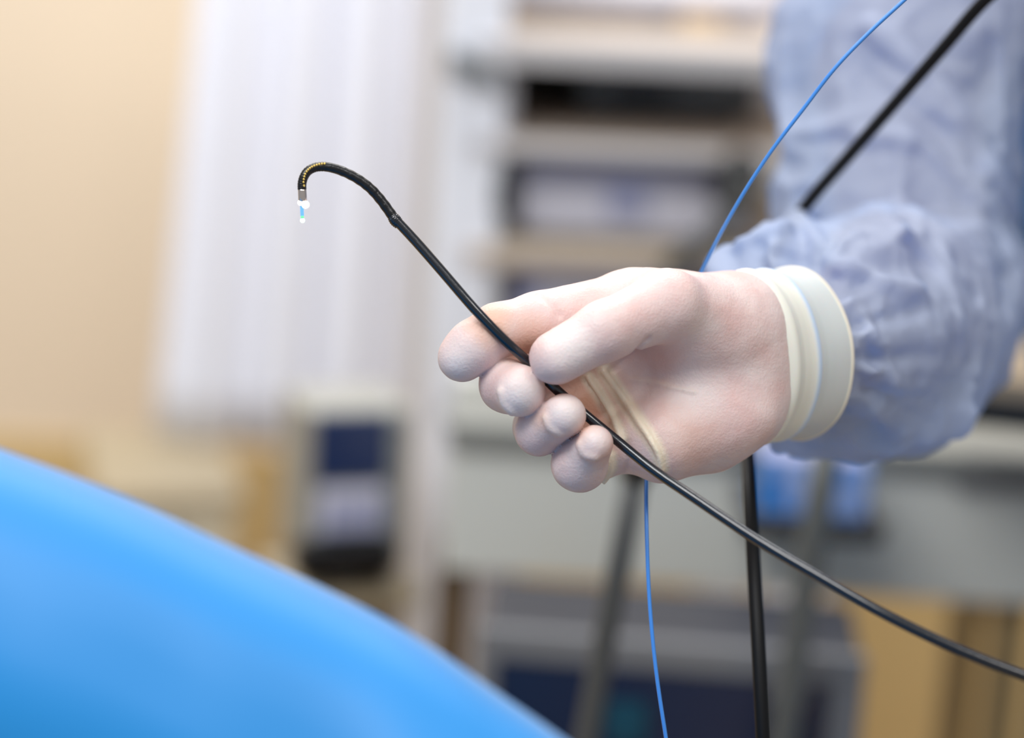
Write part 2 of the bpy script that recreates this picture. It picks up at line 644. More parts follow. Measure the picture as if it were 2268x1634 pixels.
# ------------------------------------------------------------------ endoscopy cart with its shelves
def cart():
    fr = Frame(1040, 400, 2.30, 6)
    base = fr.at(0.15, 0, 0.2); base.z = 0
    root = thing('equipment_cart', base, 'white equipment cart with beige shelves holding medical devices behind the hand', 'cart')
    ul = fr.uv(965, 420)[0]; ul2 = fr.uv(1108, 420)[0]
    ur = fr.uv(1790, 300)[0]
    z0 = fr.o.z
    DEP = 0.42
    post_w = 0.062
    for (a, b, t0, t1) in ((ul, ul2, 0.0, 0.05), (ur, ur + post_w, 0.0, 0.05),
                           (ul, ul + post_w, DEP - 0.05, DEP), (ur, ur + post_w, DEP - 0.05, DEP)):
        fr.lbox('upright', a, b, -z0 + 0.09, 0.55, t0, t1, MT['white'], root, 0.008)
    fr.lbox('side_panel', ul - 0.004, ul + 0.004, -z0 + 0.1, 0.5, 0.04, DEP - 0.04, MT['cart_grey'], root, 0.001)
    # side panel seen inside the left upright
    fr.lbox('side_panel', ul2 - 0.012, ul2 + 0.012, -z0 + 0.1, fr.uv(1120, 165)[1], 0.03, DEP, MT['cart_grey'], root, 0.003)
    for (a, t) in ((ul + .03, .03), (ur + .03, .03), (ul + .03, DEP - .03), (ur + .03, DEP - .03)):
        c = fr.at(a, 0, t); c.z = 0.045
        v, f = sweep([c - fr.u * 0.014, c + fr.u * 0.014], 0.045, 20)
        wv = mesh_obj('caster', v, f, MT['black'], root)
    # shelves: (front edge top px, front edge bottom px)
    SH = [(97, 152, 'shelf', 'cart_grey'), (318, 348, 'shelf', 'cart_grey'), (552, 596, 'shelf_ochre', 'shelf')]
    levels = []
    for (pt, pb, ms, me) in SH:
        w1 = fr.uv(1400, pt)[1]; w0 = fr.uv(1400, pb)[1]
        s = fr.lbox('shelf', ul + 0.01, ur + 0.05, w0, w1, 0.0, DEP, MT[ms], root, 0.002)
        fr.lbox('edge_strip', ul2 - 0.03, ur + 0.01, w0 - 0.0015, w1 - 0.001, -0.006, 0.0, MT[me], s, 0.0015)
        levels.append((w0, w1))
    fr.lbox('back_panel', ul + 0.01, ur + 0.05, levels[2][0] - 0.2, levels[0][0], DEP - 0.03, DEP - 0.015, MT['dark'], root, 0.001)
    # lower shelf low down so that the cart stands as a whole
    fr.lbox('base_shelf', ul, ur + post_w, -z0 + 0.09, -z0 + 0.12, 0, DEP, MT['shelf'], root, 0.003)
    # dark joint bracket at the top left corner
    bm = box_mesh([fr.at(u, w, t) for t in (-0.02, 0.03) for (u, w) in
                   ((fr.uv(985, 170)[0], fr.uv(985, 150)[1]), (fr.uv(1110, 190)[0], fr.uv(1110, 195)[1]),
                    (fr.uv(1105, 160)[0], fr.uv(1105, 160)[1]), (fr.uv(1000, 90)[0], fr.uv(1000, 100)[1]))], 0.004)
    bm_obj('corner_bracket', bm, MT['slate'], root)
    # devices on the shelves, all things of their own
    # 1 top shelf
    w = levels[0][1]
    t = 0.17
    uA, uB = fr.uv(1030, 20, t)[0], fr.uv(1735, 20, t)[0]
    d1 = thing('medical_device', fr.at((uA + uB) / 2, w, t + 0.1), 'pale lilac device box on two brass feet, top shelf of cart', 'device')
    fr.lbox('case', uA, uB, w + 0.016, w + 0.13, t, t + 0.22, MT['lilac'], d1, 0.006)
    fr.lbox('front_panel', uA + 0.02, uB - 0.02, w + 0.03, w + 0.118, t - 0.004, t, MT['white'], d1, 0.002)
    for px in (1092, 1555):
        u = fr.uv(px, 55, t)[0]
        for tt in (t + 0.02, t + 0.19):
            fr.lbox('foot', u - 0.022, u + 0.022, w, w + 0.016, tt - 0.012, tt + 0.012, MT['gold'], d1, 0.003)
    # 2 slate box in the dark bay under the top shelf
    w = levels[1][1]
    t = 0.16
    uA, uB = fr.uv(1290, 215, t)[0], fr.uv(1680, 215, t)[0]
    d2 = thing('recorder', fr.at((uA + uB) / 2, w, t + 0.1), 'dark slate recorder box in the shadowed bay under the top shelf', 'recorder')
    fr.lbox('case', uA, uB, w + 0.008, w + 0.052, t, t + 0.2, MT['slate'], d2, 0.004)
    fr.lbox('display', uA + 0.03, uA + 0.09, w + 0.02, w + 0.042, t - 0.002, t, MT['black'], d2, 0.001)
    for u in (uA + 0.02, uB - 0.02):
        fr.lbox('foot', u - 0.01, u + 0.01, w, w + 0.008, t + 0.02, t + 0.18, MT['black'], d2, 0.001)
    # 3 lilac light source between black handles
    w = levels[2][1]
    t = 0.045
    uA, uB = fr.uv(1150, 430, t)[0], fr.uv(1680, 430, t)[0]
    wt = fr.uv(1400, 352, t)[1]
    d3 = thing('light_source', fr.at((uA + uB) / 2, w, t + 0.1), 'lilac light source with violet band and black handles, middle shelf of cart', 'device')
    fr.lbox('case', uA, uB, w + 0.004, wt, t, t + 0.3, MT['lilac'], d3, 0.005)
    fr.box('violet_band', 1165, 358, 1650, 412, t - 0.004, t, MT['violet'], d3, 0.002)
    fr.box('socket', 1345, 425, 1435, 478, t - 0.008, t, MT['violet'], d3, 0.004)
    for (a, b) in ((1074, 1150), (1590, 1690)):
        hh = fr.box('handle', a, 372, b, 488 if a < 1200 else 470, t - 0.045, t + 0.02, MT['black'], d3, 0.012)
    fr.box('foot', 1190, 512, 1230, 520, t + 0.01, t + 0.04, MT['black'], d3, 0.001)
    fr.box('foot', 1600, 512, 1640, 520, t + 0.01, t + 0.04, MT['black'], d3, 0.001)
    # 4 violet unit below the third shelf
    t = 0.03
    uA, uB = fr.uv(1145, 640, t)[0], fr.uv(1680, 640, t)[0]
    wA = levels[2][0] - 0.006
    d4 = thing('processor', fr.at((uA + uB) / 2, wA - 0.13, t + 0.1), 'violet-grey processor unit on the cart, just above the gloved hand', 'device')
    fr.lbox('case', uA, uB, wA - 0.13, wA, t, t + 0.3, MT['violet'], d4, 0.005)
    fr.lbox('front_panel', uA + 0.02, uB - 0.02, wA - 0.12, wA - 0.02, t - 0.003, t, MT['lilac'], d4, 0.002)
    s = fr.lbox('shelf', ul + 0.01, ur + 0.05, wA - 0.16, wA - 0.13, 0.0, DEP, MT['shelf'], root, 0.002)
    # black hose hanging diagonally by the sleeve in front of the shelves
    pts = catmull([fr.at(*fr.uv(1650, 380, -0.05), -0.05), fr.at(*fr.uv(1625, 470, -0.05), -0.05), fr.at(*fr.uv(1560, 540, -0.04), -0.04),
                   fr.at(*fr.uv(1500, 585, -0.03), -0.03), fr.at(*fr.uv(1480, 620, -0.02), -0.02)], 8)
    v, f = sweep(pts, 0.012, 12)
    hz = thing('device_hose', pts[0], 'dark hose looping down from the light source beside the sleeve', 'hose')
    mesh_obj('hose', v, f, MT['wire_dark'], hz)
    v, f = sweep([pts[0] - Vector(fr.t) * 0.002, pts[0] + np.array(fr.t) * 0.03], 0.018, 14)
    mesh_obj('plug', v, f, MT['black'], hz)


cart()


# ------------------------------------------------------------------ grey desk behind hand, items around
def desk():
    fr = Frame(1500, 1140, 1.95, 0)
    u0 = fr.uv(985, 1140)[0]; u1 = fr.uv(2420, 1140)[0]
    wt = fr.uv(1300, 945)[1]; wb = fr.uv(1400, 1288)[1]
    z0 = fr.o.z
    root = thing('desk', fr.at((u0 + u1) / 2, -z0, 0.2), 'pale grey desk with a deep front panel under the gloved hand', 'desk')
    fr.lbox('front_panel', u0, u1, wb, wt - 0.02, 0.0, 0.02, MT['desk'], root, 0.003)
    fr.lbox('top_rail', u0 - 0.001, u1, wt - 0.02, wt, -0.012, 0.14, MT['desk_dark'], root, 0.004)
    fr.lbox('side_panel', u0, u0 + 0.02, wb, wt - 0.02, 0.02, 0.25, MT['desk'], root, 0.002)
    fr.lbox('side_panel', u1 - 0.02, u1, wb, wt - 0.02, 0.02, 0.25, MT['desk'], root, 0.002)
    for (u, t, m) in ((fr.uv(1105, 1350)[0], 0.20, 'lilac'), (u1 - 0.05, 0.02, 'olive_dark'), (u1 - 0.05, 0.20, 'olive_dark'), (fr.uv(1000, 1350)[0], 0.04, 'brown')):
        fr.lbox('leg', u - 0.014, u + 0.014, -z0, wb + 0.01, t, t + 0.028, MT[m], root, 0.003)
    # dark grey corner fitting at the right
    fr.box('corner_plate', 2120, 1005, 2330, 1095, -0.01, 0.0, MT['bezel'], root, 0.004)
    return fr, wt


DESK, DESK_TOP = desk()


def printed_box():
    fr = Frame(1800, 1100, 1.82, 0)
    w0 = fr.uv(1800, 1168)[1]
    tray = thing('tray', fr.at(*fr.uv(1800, 1190), 0.03), 'dark narrow tray fixed to the desk front under the blue box', 'tray')
    u0, u1 = fr.uv(1650, 1180)[0], fr.uv(1960, 1180)[0]
    tray.location = fr.at((u0 + u1) / 2, w0 - 0.012, 0.06)
    fr.lbox('tray_plate', u0, u1, w0 - 0.012, w0, 0.0, 0.13, MT['dark_grey'], tray, 0.003)
    fr.lbox('lip', u0, u1, w0 - 0.004, w0 + 0.008, -0.004, 0.0, MT['dark'], tray, 0.001)
    bx = thing('printed_carton', fr.at(*fr.uv(1810, 1168), 0.03), 'small blue printed carton standing on the dark tray', 'box')
    fr.box('carton', 1685, 1022, 1925, 1168, 0.006, 0.07, MT['printed'], bx, 0.002)
    fr.box('lid_flap', 1690, 1016, 1920, 1026, 0.008, 0.066, MT['violet'], bx, 0.001)


printed_box()


def box_device():
    """grey bedside device with a navy screen, left of the desk"""
    fr = Frame(780, 1090, 2.12, 19)
    u0, u1 = fr.uv(672, 1090)[0], fr.uv(905, 1090)[0]
    w0, w1 = fr.uv(780, 1300)[1], fr.uv(780, 905)[1]
    T = 0.09
    stand_z = fr.o.z + w0
    root = thing('bedside_monitor', fr.at((u0 + u1) / 2, w0, T / 2), 'boxy grey medical monitor with a navy screen beside the curtain', 'monitor')
    fr.lbox('case', u0, u1, w0 + 0.012, w1, 0.0, T, MT['body_grey'], root, 0.008)
    fr.lbox('front_panel', u0 + 0.006, u1 - 0.004, w0 + 0.016, w1 - 0.006, -0.006, 0.0, MT['mid_grey'], root, 0.003)
    sc_ = fr.box('screen', 698, 918, 862, 1066, -0.012, -0.006, MT['navy'], root, 0.002)
    kp = fr.box('keypad', 704, 1078, 850, 1182, -0.010, -0.006, MT['lilac'], root, 0.002)
    a, b = fr.uv(712, 1090)[0], fr.uv(842, 1090)[0]
    c, d = fr.uv(780, 1172)[1], fr.uv(780, 1088)[1]
    for i in range(4):
        for j in range(3):
            uu = a + (b - a) * (i + 0.5) / 4; ww = c + (d - c) * (j + 0.5) / 3
            fr.lbox('key', uu - 0.005, uu + 0.005, ww - 0.004, ww + 0.004, -0.013, -0.010, MT['violet'], kp, 0.001)
    fr.box('slot', 655, 1205, 880, 1278, -0.03, -0.004, MT['black'], root, 0.006)
    for u in (u0 + 0.02, u1 - 0.02):
        for t in (0.02, T - 0.04):
            fr.lbox('foot', u - 0.008, u + 0.008, w0, w0 + 0.014, t, t + 0.02, MT['black'], root, 0.001)
    # little stand carrying it
    st = thing('device_stand', fr.at((u0 + u1) / 2, -fr.o.z, T / 2), 'brown wooden stand carrying the boxy grey monitor', 'stand')
    fr.lbox('stand_top', u0 - 0.015, u1 + 0.015, w0 - 0.02, w0, -0.01, T + 0.01, MT['olive'], st, 0.003)
    for u in (u0, u1 - 0.025):
        for t in (0.0, T - 0.025):
            fr.lbox('leg', u, u + 0.022, -fr.o.z, w0 - 0.02, t, t + 0.022, MT['brown'], st, 0.002)


box_device()


def cupboard():
    fr = Frame(400, 1120, 2.75, 14)
    u0, u1 = fr.uv(230, 1100)[0], fr.uv(520, 1100)[0]
    wt = fr.uv(440, 1085)[1]
    z0 = fr.o.z
    root = thing('low_cupboard', fr.at((u0 + u1) / 2, -z0, 0.15), 'low beige cupboard under the white curtain by the wall', 'cupboard')
    fr.lbox('body', u0, u1, -z0 + 0.05, wt - 0.02, 0.0, 0.26, MT['olive'], root, 0.003)
    fr.lbox('worktop', u0 - 0.01, u1 + 0.01, wt - 0.02, wt, -0.015, 0.265, MT['olive'], root, 0.003)
    fr.lbox('plinth', u0 + 0.01, u1 - 0.01, -z0, -z0 + 0.05, 0.02, 0.25, MT['brown'], root, 0.001)
    um = (u0 + u1) / 2
    for (a, b, h) in ((u0 + 0.003, um - 0.002, um - 0.02), (um + 0.002, u1 - 0.003, um + 0.02)):
        dr = fr.lbox('door', a, b, -z0 + 0.055, wt - 0.025, -0.016, 0.0, MT['cream'], root, 0.002)
        fr.lbox('handle', h - 0.004, h + 0.004, wt - 0.12, wt - 0.05, -0.03, -0.016, MT['steel'], dr, 0.002)


cupboard()


def floor_device():
    """dark navy console in the lower middle, seen from above"""
    fr = Frame(1480, 1520, 1.72, -3)
    u0, u1 = fr.uv(1062, 1530)[0], fr.uv(1905, 1530)[0]
    wt = fr.uv(1480, 1415)[1]
    z0 = fr.o.z
    w0 = wt - 0.22
    root = thing('control_console', fr.at((u0 + u1) / 2, w0, 0.12), 'dark grey console with a wide navy front panel under the desk', 'console')
    fr.lbox('case', u0, u1, w0 + 0.01, wt, 0.0, 0.11, MT['dark_grey'], root, 0.008)
    fr.lbox('bezel', u0 - 0.002, u1 + 0.002, wt - 0.022, wt + 0.001, -0.010, 0.0, MT['bezel'], root, 0.003)
    fr.lbox('bezel', u1 - 0.022, u1 + 0.002, w0 + 0.012, wt - 0.022, -0.010, 0.0, MT['bezel'], root, 0.003)
    fr.lbox('bezel', u0 - 0.002, u0 + 0.012, w0 + 0.012, wt - 0.022, -0.010, 0.0, MT['bezel'], root, 0.003)
    fr.lbox('front_panel', u0 + 0.012, u1 - 0.022, w0 + 0.02, wt - 0.022, -0.008, 0.0, MT['deep_navy'], root, 0.002)
    fr.box('button', 1340, 1555, 1435, 1650, -0.012, -0.008, MT['teal'], root, 0.004)
    fr.box('button', 1720, 1600, 1775, 1650, -0.012, -0.008, MT['teal'], root, 0.004)
    fr.box('label_plate', 1700, 1475, 1790, 1560, -0.011, -0.008, MT['bezel'], root, 0.002)
    for u in (u0 + 0.03, u1 - 0.03):
        for t in (0.02, 0.08):
            fr.lbox('foot', u - 0.012, u + 0.012, w0, w0 + 0.012, t, t + 0.024, MT['black'], root, 0.001)
    st = thing('console_trolley', fr.at((u0 + u1) / 2, -z0, 0.12), 'brown low trolley carrying the dark navy console', 'trolley')
    fr.lbox('trolley_top', u0 - 0.02, u1 + 0.02, w0 - 0.025, w0, -0.02, 0.18, MT['brown'], st, 0.003)
    for u in (u0, u1 - 0.03):
        for t in (0.0, 0.14):
            fr.lbox('leg', u, u + 0.03, -z0, w0 - 0.025, t, t + 0.03, MT['brown'], st, 0.002)


floor_device()


def strut(name, label, cat, pa, pb, da, db, r, m, foot=True):
    a, b = P(pa[0], pa[1], da), P(pb[0], pb[1], db)
    dn = (b - a).normalized()
    # carry on to the floor
    k = -b.z / dn.z if dn.z < -0.05 else 0.3
    e = b + dn * max(0.0, k - 0.02)
    root = thing(name, (e.x, e.y, 0 if foot else e.z), label, cat)
    v, f = sweep([a, a.lerp(b, .5), b, b.lerp(e, .5), e], r, 14)
    mesh_obj('pole', v, f, MT[m], root)
    if foot:
        v, f = sweep([Vector((e.x, e.y, 0)), Vector((e.x, e.y, 0.012)), Vector((e.x, e.y, 0.02)), Vector((e.x, e.y, 0.03))], [0.07, 0.07, 0.04, 0.015], 24)
        mesh_obj('foot_plate', v, f, MT['black'], root, False)
    v, f = sweep([a - dn * 0.004, a + dn * 0.02], r * 1.35, 14)
    mesh_obj('end_cap', v, f, MT['black'], root)
    return root


strut('support_pole', 'dark slanting pole below the hand, left of the blue wire', 'pole', (1420, 985), (1300, 1634), 1.40, 1.45, 0.0075, 'wire_dark')
strut('stand_pole', 'grey upright pole crossing the blue printed carton', 'pole', (1850, 880), (1750, 1520), 1.62, 1.66, 0.010, 'steel')
strut('wall_pole', 'brownish pole standing against the ochre wall at lower right', 'pole', (2215, 1330), (2195, 1634), 2.5, 2.5, 0.010, 'olive_dark')


def chair_back():
    fr = Frame(2230, 915, 1.78, -12)
    root = thing('arm_rest', fr.at(0.02, 0, 0.05), 'black padded arm rest behind the sleeve at the right edge', 'arm rest')
    u0, u1 = fr.uv(2085, 915)[0], fr.uv(2500, 915)[0]
    w0, w1 = fr.uv(2230, 958)[1], fr.uv(2230, 882)[1]
    fr.lbox('pad', u0, u1, w0, w1, 0, 0.07, MT['black'], root, 0.008)
    fr.lbox('post', u1 - 0.045, u1 - 0.02, -fr.o.z, w0, 0.02, 0.05, MT['olive_dark'], root, 0.003)
    fr.lbox('base_bar', u1 - 0.16, u1 + 0.1, -fr.o.z, -fr.o.z + 0.03, 0.0, 0.07, MT['steel'], root, 0.003)


chair_back()


# ------------------------------------------------------------------ blue drape in the foreground
def drape():
    sil = [(-900, 720, .80), (-450, 862, .79), (0, 1018, .78), (250, 1112, .775), (500, 1228, .77), (750, 1343, .765), (900, 1420, .76),
           (1000, 1482, .757), (1100, 1552, .754), (1230, 1642, .75), (1500, 1850, .74), (1800, 2150, .73)]
    R = catmull([tuple(P(*s)) for s in sil], 10)
    n = len(R)
    rho = 0.075
    prof = []
    for a in np.linspace(200, 90, 10):
        prof.append((math.cos(math.radians(a)) * rho, math.sin(math.radians(a)) * rho - rho))
    prof += [(0.012, -0.002), (0.024, -0.008), (0.036, -0.018), (0.046, -0.029), (0.055, -0.041), (0.062, -0.054), (0.066, -0.068), (0.068, -0.084), (0.068, -0.10), (0.067, -0.12)]
    m0 = len(prof)
    rng = random.Random(3)
    verts, faces = [], []
    nd = 16
    for i in range(n):
        p = Vector(R[i])
        # front direction: towards the camera, level
        fdir = Vector((0.12, -0.99, 0)).normalized()
        col = []
        # back fall
        bx, bz = prof[0]
        for k in range(nd, 0, -1):
            zf = p.z + bz
            col.append((bx - 0.05 * k / nd, bz - (zf - 0.004) * k / nd))
        col += prof
        fx, fz = prof[-1]
        for k in range(1, nd + 1):
            zf = p.z + fz
            col.append((fx - 0.02 * k / nd, fz - (zf - 0.004) * k / nd))
        for j, (x, z) in enumerate(col):
            q = p + fdir * x + Vector((0, 0, z))
            s = i / n
            dd = 0.013 * noise3(np.float32(q.x * 9 + 5), np.float32(q.z * 5 + 2), np.float32(q.y * 6)) \
                + 0.006 * noise3(np.float32(q.x * 22 + 1), np.float32(q.z * 6), np.float32(3.3))
            w = 1.0 if j > nd + 12 else 0.15
            q = q + fdir * float(dd) * w
            verts.append(tuple(q))
    m = len(verts) // n
    for i in range(n - 1):
        for j in range(m - 1):
            a = i * m + j
            faces.append((a, a + 1, a + m + 1, a + m))
    faces.append(tuple(range(m)))
    faces.append(tuple((n - 1) * m + j for j in range(m - 1, -1, -1)))
    o = mesh_obj('surgical_drape', verts, faces, MT['drape'], None, True, origin=tuple(Vector((R[n // 3][0], R[n // 3][1], 0))))
    tag(o, 'glossy blue surgical drape sloping over a covered bulk at lower left', 'drape')
    # fold hanging line
    bm = bmesh.new(); bm.from_mesh(o.data); bmesh.ops.recalc_face_normals(bm, faces=bm.faces); bm.to_mesh(o.data); bm.free()


drape()

# ------------------------------------------------------------------ the gloved right hand
TUBE_PTS = [(868, 478, 3), (905, 517, 4), (980, 602, 7), (1060, 694, 9.8), (1110, 746, 9), (1165, 797, 6), (1235, 865, 3), (1300, 921, 2),
            (1360, 970, 4), (1440, 1035, 10), (1530, 1097, 19), (1680, 1197, 33), (1820, 1280, 45), (1960, 1360, 54), (2110, 1433, 60), (2268, 1496, 64),
            (2420, 1545, 66)]
TUBE_R = 1.95


def build_hand():
    h = 0.75
    lo = H(950, 1110, -100); hi = H(1830, 575, 40)
    hi = np.array([H(1830, 800, -100)[0], max(H(1300, 575, -20)[1], H(1300, 575, -100)[1]), 36])
    lo = np.array([H(945, 800, -40)[0], H(1300, 1108, -40)[1], -104])
    g = Grid(lo, hi, h)
    PX = 1000.0 / FPX

    def r_(px, z):                              # pixel radius to mm at depth z
        return px * (D0 - z / 1000) * PX

    def cap(a, b):                              # a, b = (px,py,z, r_px)
        return g.cap(H(*a[:3]), H(*b[:3]), r_(a[3], a[2]), r_(b[3], b[2]))

    # joints
    CMC = (1590, 718, -38, 90); TMC = (1478, 676, -4, 78)
    TIP_J = (1338, 733, 10, 64); TIP_T = (1232, 792, 13, 60)
    I0 = (1395, 672, -24, 70); I1 = (1192, 713, -10, 65); I2 = (1103, 733, -3, 60); I3 = (1024, 791, -1, 55)
    M0 = (1365, 765, -30, 66); M1 = (1120, 836, -28, 58); M2 = (1124, 852, -4, 60); M3 = (1150, 864, 6, 59)
    R0 = (1368, 862, -30, 62); R1 = (1190, 945, -28, 54); R2 = (1194, 955, -3, 51); R3 = (1250, 919, 9, 48)
    L0 = (1405, 968, -22, 64); L1 = (1290, 1022, -24, 58); L2 = (1284, 1027, -4, 60); L3 = (1318, 982, 9, 41)
    WT = (1655, 706, -50, 84); WB = (1672, 880, -50, 84)
    # palm group
    palm = [cap(WT, CMC), cap(CMC, TMC),
            cap((1640, 720, -50, 84), (1480, 690, -30, 80)), cap((1480, 690, -30, 80), I0),
            cap((1660, 790, -52, 80), M0), cap((1660, 830, -52, 80), R0),
            cap(WB, (1560, 948, -34, 88)), cap((1560, 948, -34, 86), (1465, 978, -20, 80)), cap((1465, 978, -20, 80), L0)]
    d = union(palm, 9.0)
    # thenar and hypothenar pads
    d = smin(d, g.ell(H(1550, 745, -24), (23, 17, 15)), 14)
    d = smin(d, g.ell(H(1570, 922, -26), (26, 15, 13)), 14)
    # wrist running on into the cuff
    A = H(1656, 792, -45); C = H(1765, 783, -80)
    for (pa, pb) in (((1640, 712, -43), (1790, 702, -95)), ((1655, 876, -43), (1800, 866, -95)), ((1640, 792, -38), (1795, 785, -94))):
        d = smin(d, g.cap(H(*pa), H(*pb), 16.0, 15.6), 14)
    # roots of the fingers
    for a, b in ((I0, I1), (M0, M1), (R0, R1), (L0, L1)):
        d = smin(d, cap(a, b), 5)
    # web between thumb and index
    d = smin(d, cap((1440, 668, -16, 66), (1385, 678, -22, 56)), 8)
    palm_only = d.copy()

    def chain(js, k):
        return union([cap(a, b) for a, b in zip(js[:-1], js[1:])], k)
    thumb = chain([TMC, TIP_J, TIP_T], 4)
    index = chain([I0, I1, I2, I3], 3)
    index = smin(index, g.ell(H(1050, 765, 0.5), (10.5, 10.5, 9.5)), 3)
    middle = chain([M1, M2, M3], 3)
    ring = chain([R1, R2, R3], 3)
    little = chain([L1, L2, L3], 3)
    # the thumb's phalanx lies free of the palm, its root blends
    d = smin(d, thumb, 3.2)
    for q in (index, middle, ring, little):
        d = smin(d, q, 0.9)

    def surf(px, py, f, z0=34, zmin=-70):
        z = z0
        while z > zmin:
            fv = g.value(f, H(px, py, z))
            if fv < 0:
                return z + min(0.6, -fv)
            z -= 0.2
        return -20

    def line(pts, f, dz=0.0, z0=34):
        return [H(px, py, surf(px, py, f, z0) + dz) for (px, py) in pts]

    def cm(pts, n=5):
        return [tuple(p) for p in catmull(pts, n)]
    # glove folds in the palm (loose latex standing up)
    folds = []
    f1 = line(cm([(1338, 822), (1370, 868), (1405, 920), (1440, 972), (1460, 1012), (1464, 1042)]), palm_only, 0.9)
    f2 = line(cm([(1304, 838), (1332, 880), (1358, 930), (1376, 975)]), palm_only, 0.7)
    f3 = line(cm([(1352, 1010), (1352, 1040), (1338, 1068)]), d, 0.4)
    f5 = line(cm([(1108, 868), (1116, 895), (1134, 915)]), d, 0.1)
    f6 = line(cm([(1207, 925), (1217, 946), (1238, 962)]), d, 0.1)
    f7 = line(cm([(1283, 985), (1292, 1005), (1318, 1014)]), d, 0.1)
    f8 = line(cm([(1395, 838), (1440, 846), (1490, 858), (1538, 868)]), d, 0.1)
    # grooves
    gr = [(line(cm([(1190, 650), (1222, 676), (1238, 697)]), d, 0.2), 1.1), (line(cm([(1386, 978), (1390, 1030), (1374, 1072)]), d, 0.3), 0.9),
          (line(cm([(1300, 842), (1326, 884), (1350, 932)]), palm_only, 0.2), 0.8),
          (line(cm([(1350, 824), (1402, 783), (1436, 752)]), d, 0.5), 1.2)]
    for pts, rr in gr:
        g.local_poly(d, pts, rr, 1.6, carve=True)
    for pts, rr, kk in ((f1, 1.25, 1.6), (f2, 1.0, 1.5), (f3, 0.9, 1.4), (f5, 0.8, 3.0), (f6, 0.7, 3.0), (f7, 0.7, 3.0), (f8, 0.45, 1.2)):
        g.local_poly(d, pts, rr, kk)
    # soft wrinkles of the latex
    d = d + 0.12 * noise3(g.X / 6.0, g.Y / 6.0, g.Z / 6.0) + 0.06 * noise3(g.X / 2.2, g.Y / 2.2, g.Z / 2.2)
    # the tube presses its own groove into the fingers
    tp = catmull([H(*p) for p in TUBE_PTS], 4)
    tp = [p for p in tp if lo[0] - 5 < p[0] < hi[0] + 5 and p[1] > lo[1] - 6]
    g.local_poly(d, tp, TUBE_R + 0.1, 0.6, carve=True)
    # cut the wrist off inside the cuff
    ax = (C - A) / np.linalg.norm(C - A)
    cut = (g.X - A[0]) * ax[0] + (g.Y - A[1]) * ax[1] + (g.Z - A[2]) * ax[2] - 30.0
    d = np.maximum(d, cut)
    up = np.array((-0.087, 0.996, 0.0)); up = up - ax * (up @ ax); up /= np.linalg.norm(up)
    sd = np.cross(ax, up)
    q = [g.X - A[0], g.Y - A[1], g.Z - A[2]]
    eu = q[0] * up[0] + q[1] * up[1] + q[2] * up[2]
    ev = q[0] * sd[0] + q[1] * sd[1] + q[2] * sd[2]
    e = (np.sqrt((eu / 33.8) ** 2 + (ev / 21.0) ** 2) - 1) * 21.0 + 1.1 * np.minimum(0, cut + 30.0)
    d = -smin(-d, -e, 2.0)
    v, f = surface_nets(d, lo, h)
    v = relax(v, f, 4, 0.45)

    def near(pts, r):
        pts = np.asarray(pts)
        m = np.full(len(v), 1e9)
        for a, b in zip(pts[:-1], pts[1:]):
            ab = b - a
            t = np.clip(((v - a) @ ab) / (ab @ ab + 1e-9), 0, 1)
            m = np.minimum(m, np.linalg.norm(v - a - t[:, None] * ab, axis=1))
        return np.clip(1 - (m - r) / r, 0, 1)
    loose = np.zeros(len(v))
    for pts, rr in ((f1, 2.2), (f2, 2.0), (f3, 1.8)):
        loose = np.maximum(loose, near(pts, rr))
    for pts, rr in ((f5, 1.2), (f6, 1.2), (f7, 1.2), (f8, 0.8)):
        loose = np.maximum(loose, 0.12 * near(pts, rr))

    def blob(c, r):
        return np.clip(1 - np.linalg.norm(v - H(*c), axis=1) / r, 0, 1) ** 0.7
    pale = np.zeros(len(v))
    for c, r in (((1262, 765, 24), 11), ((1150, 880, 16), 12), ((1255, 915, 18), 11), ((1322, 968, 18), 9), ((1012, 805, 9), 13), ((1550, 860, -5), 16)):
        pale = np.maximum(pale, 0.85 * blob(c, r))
    warm_bounce = np.zeros(len(v))  # warm light bounced and scattered between fingers, painted into the latex
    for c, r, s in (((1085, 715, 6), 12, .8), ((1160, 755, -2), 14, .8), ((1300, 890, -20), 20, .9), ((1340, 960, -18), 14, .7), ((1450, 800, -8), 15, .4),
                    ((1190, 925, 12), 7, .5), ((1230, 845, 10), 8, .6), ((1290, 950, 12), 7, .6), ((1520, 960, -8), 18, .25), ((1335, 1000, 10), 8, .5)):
        warm_bounce = np.maximum(warm_bounce, s * blob(c, r))
    return v, f, dict(loose=loose, pale=pale, warm_bounce=warm_bounce), A, C


HV, HF, HATT, WA, WC = build_hand()
PERSON_BASE = P(3010, 700, 1.45)
PERSON_BASE.z = 0
person = thing('person', PERSON_BASE, 'person in a sheer pale blue gown and latex glove pinching a black tube', 'person')
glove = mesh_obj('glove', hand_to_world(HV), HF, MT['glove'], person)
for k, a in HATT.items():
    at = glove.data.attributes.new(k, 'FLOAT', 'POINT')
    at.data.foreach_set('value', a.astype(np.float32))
glove['label'] = 'pinkish white latex glove'

AXIS = (WC - WA) / np.linalg.norm(WC - WA)
UP = np.array((-0.087, 0.996, 0.0)); UP = UP - AXIS * (UP @ AXIS); UP /= np.linalg.norm(UP)
VV = np.cross(AXIS, UP)


def ring_pts(s, ry, rv, n=72, wob=0.0, seed=0):
    c = WA + AXIS * s
    out = []
    for i in range(n):
        a = 2 * math.pi * i / n
        e = 1 + wob * math.sin(3 * a + seed) + wob * 0.6 * math.sin(7 * a + 2 * seed)
        out.append(c + UP * (math.cos(a) * ry * e) + VV * (math.sin(a) * rv * e))
    return np.array(out)


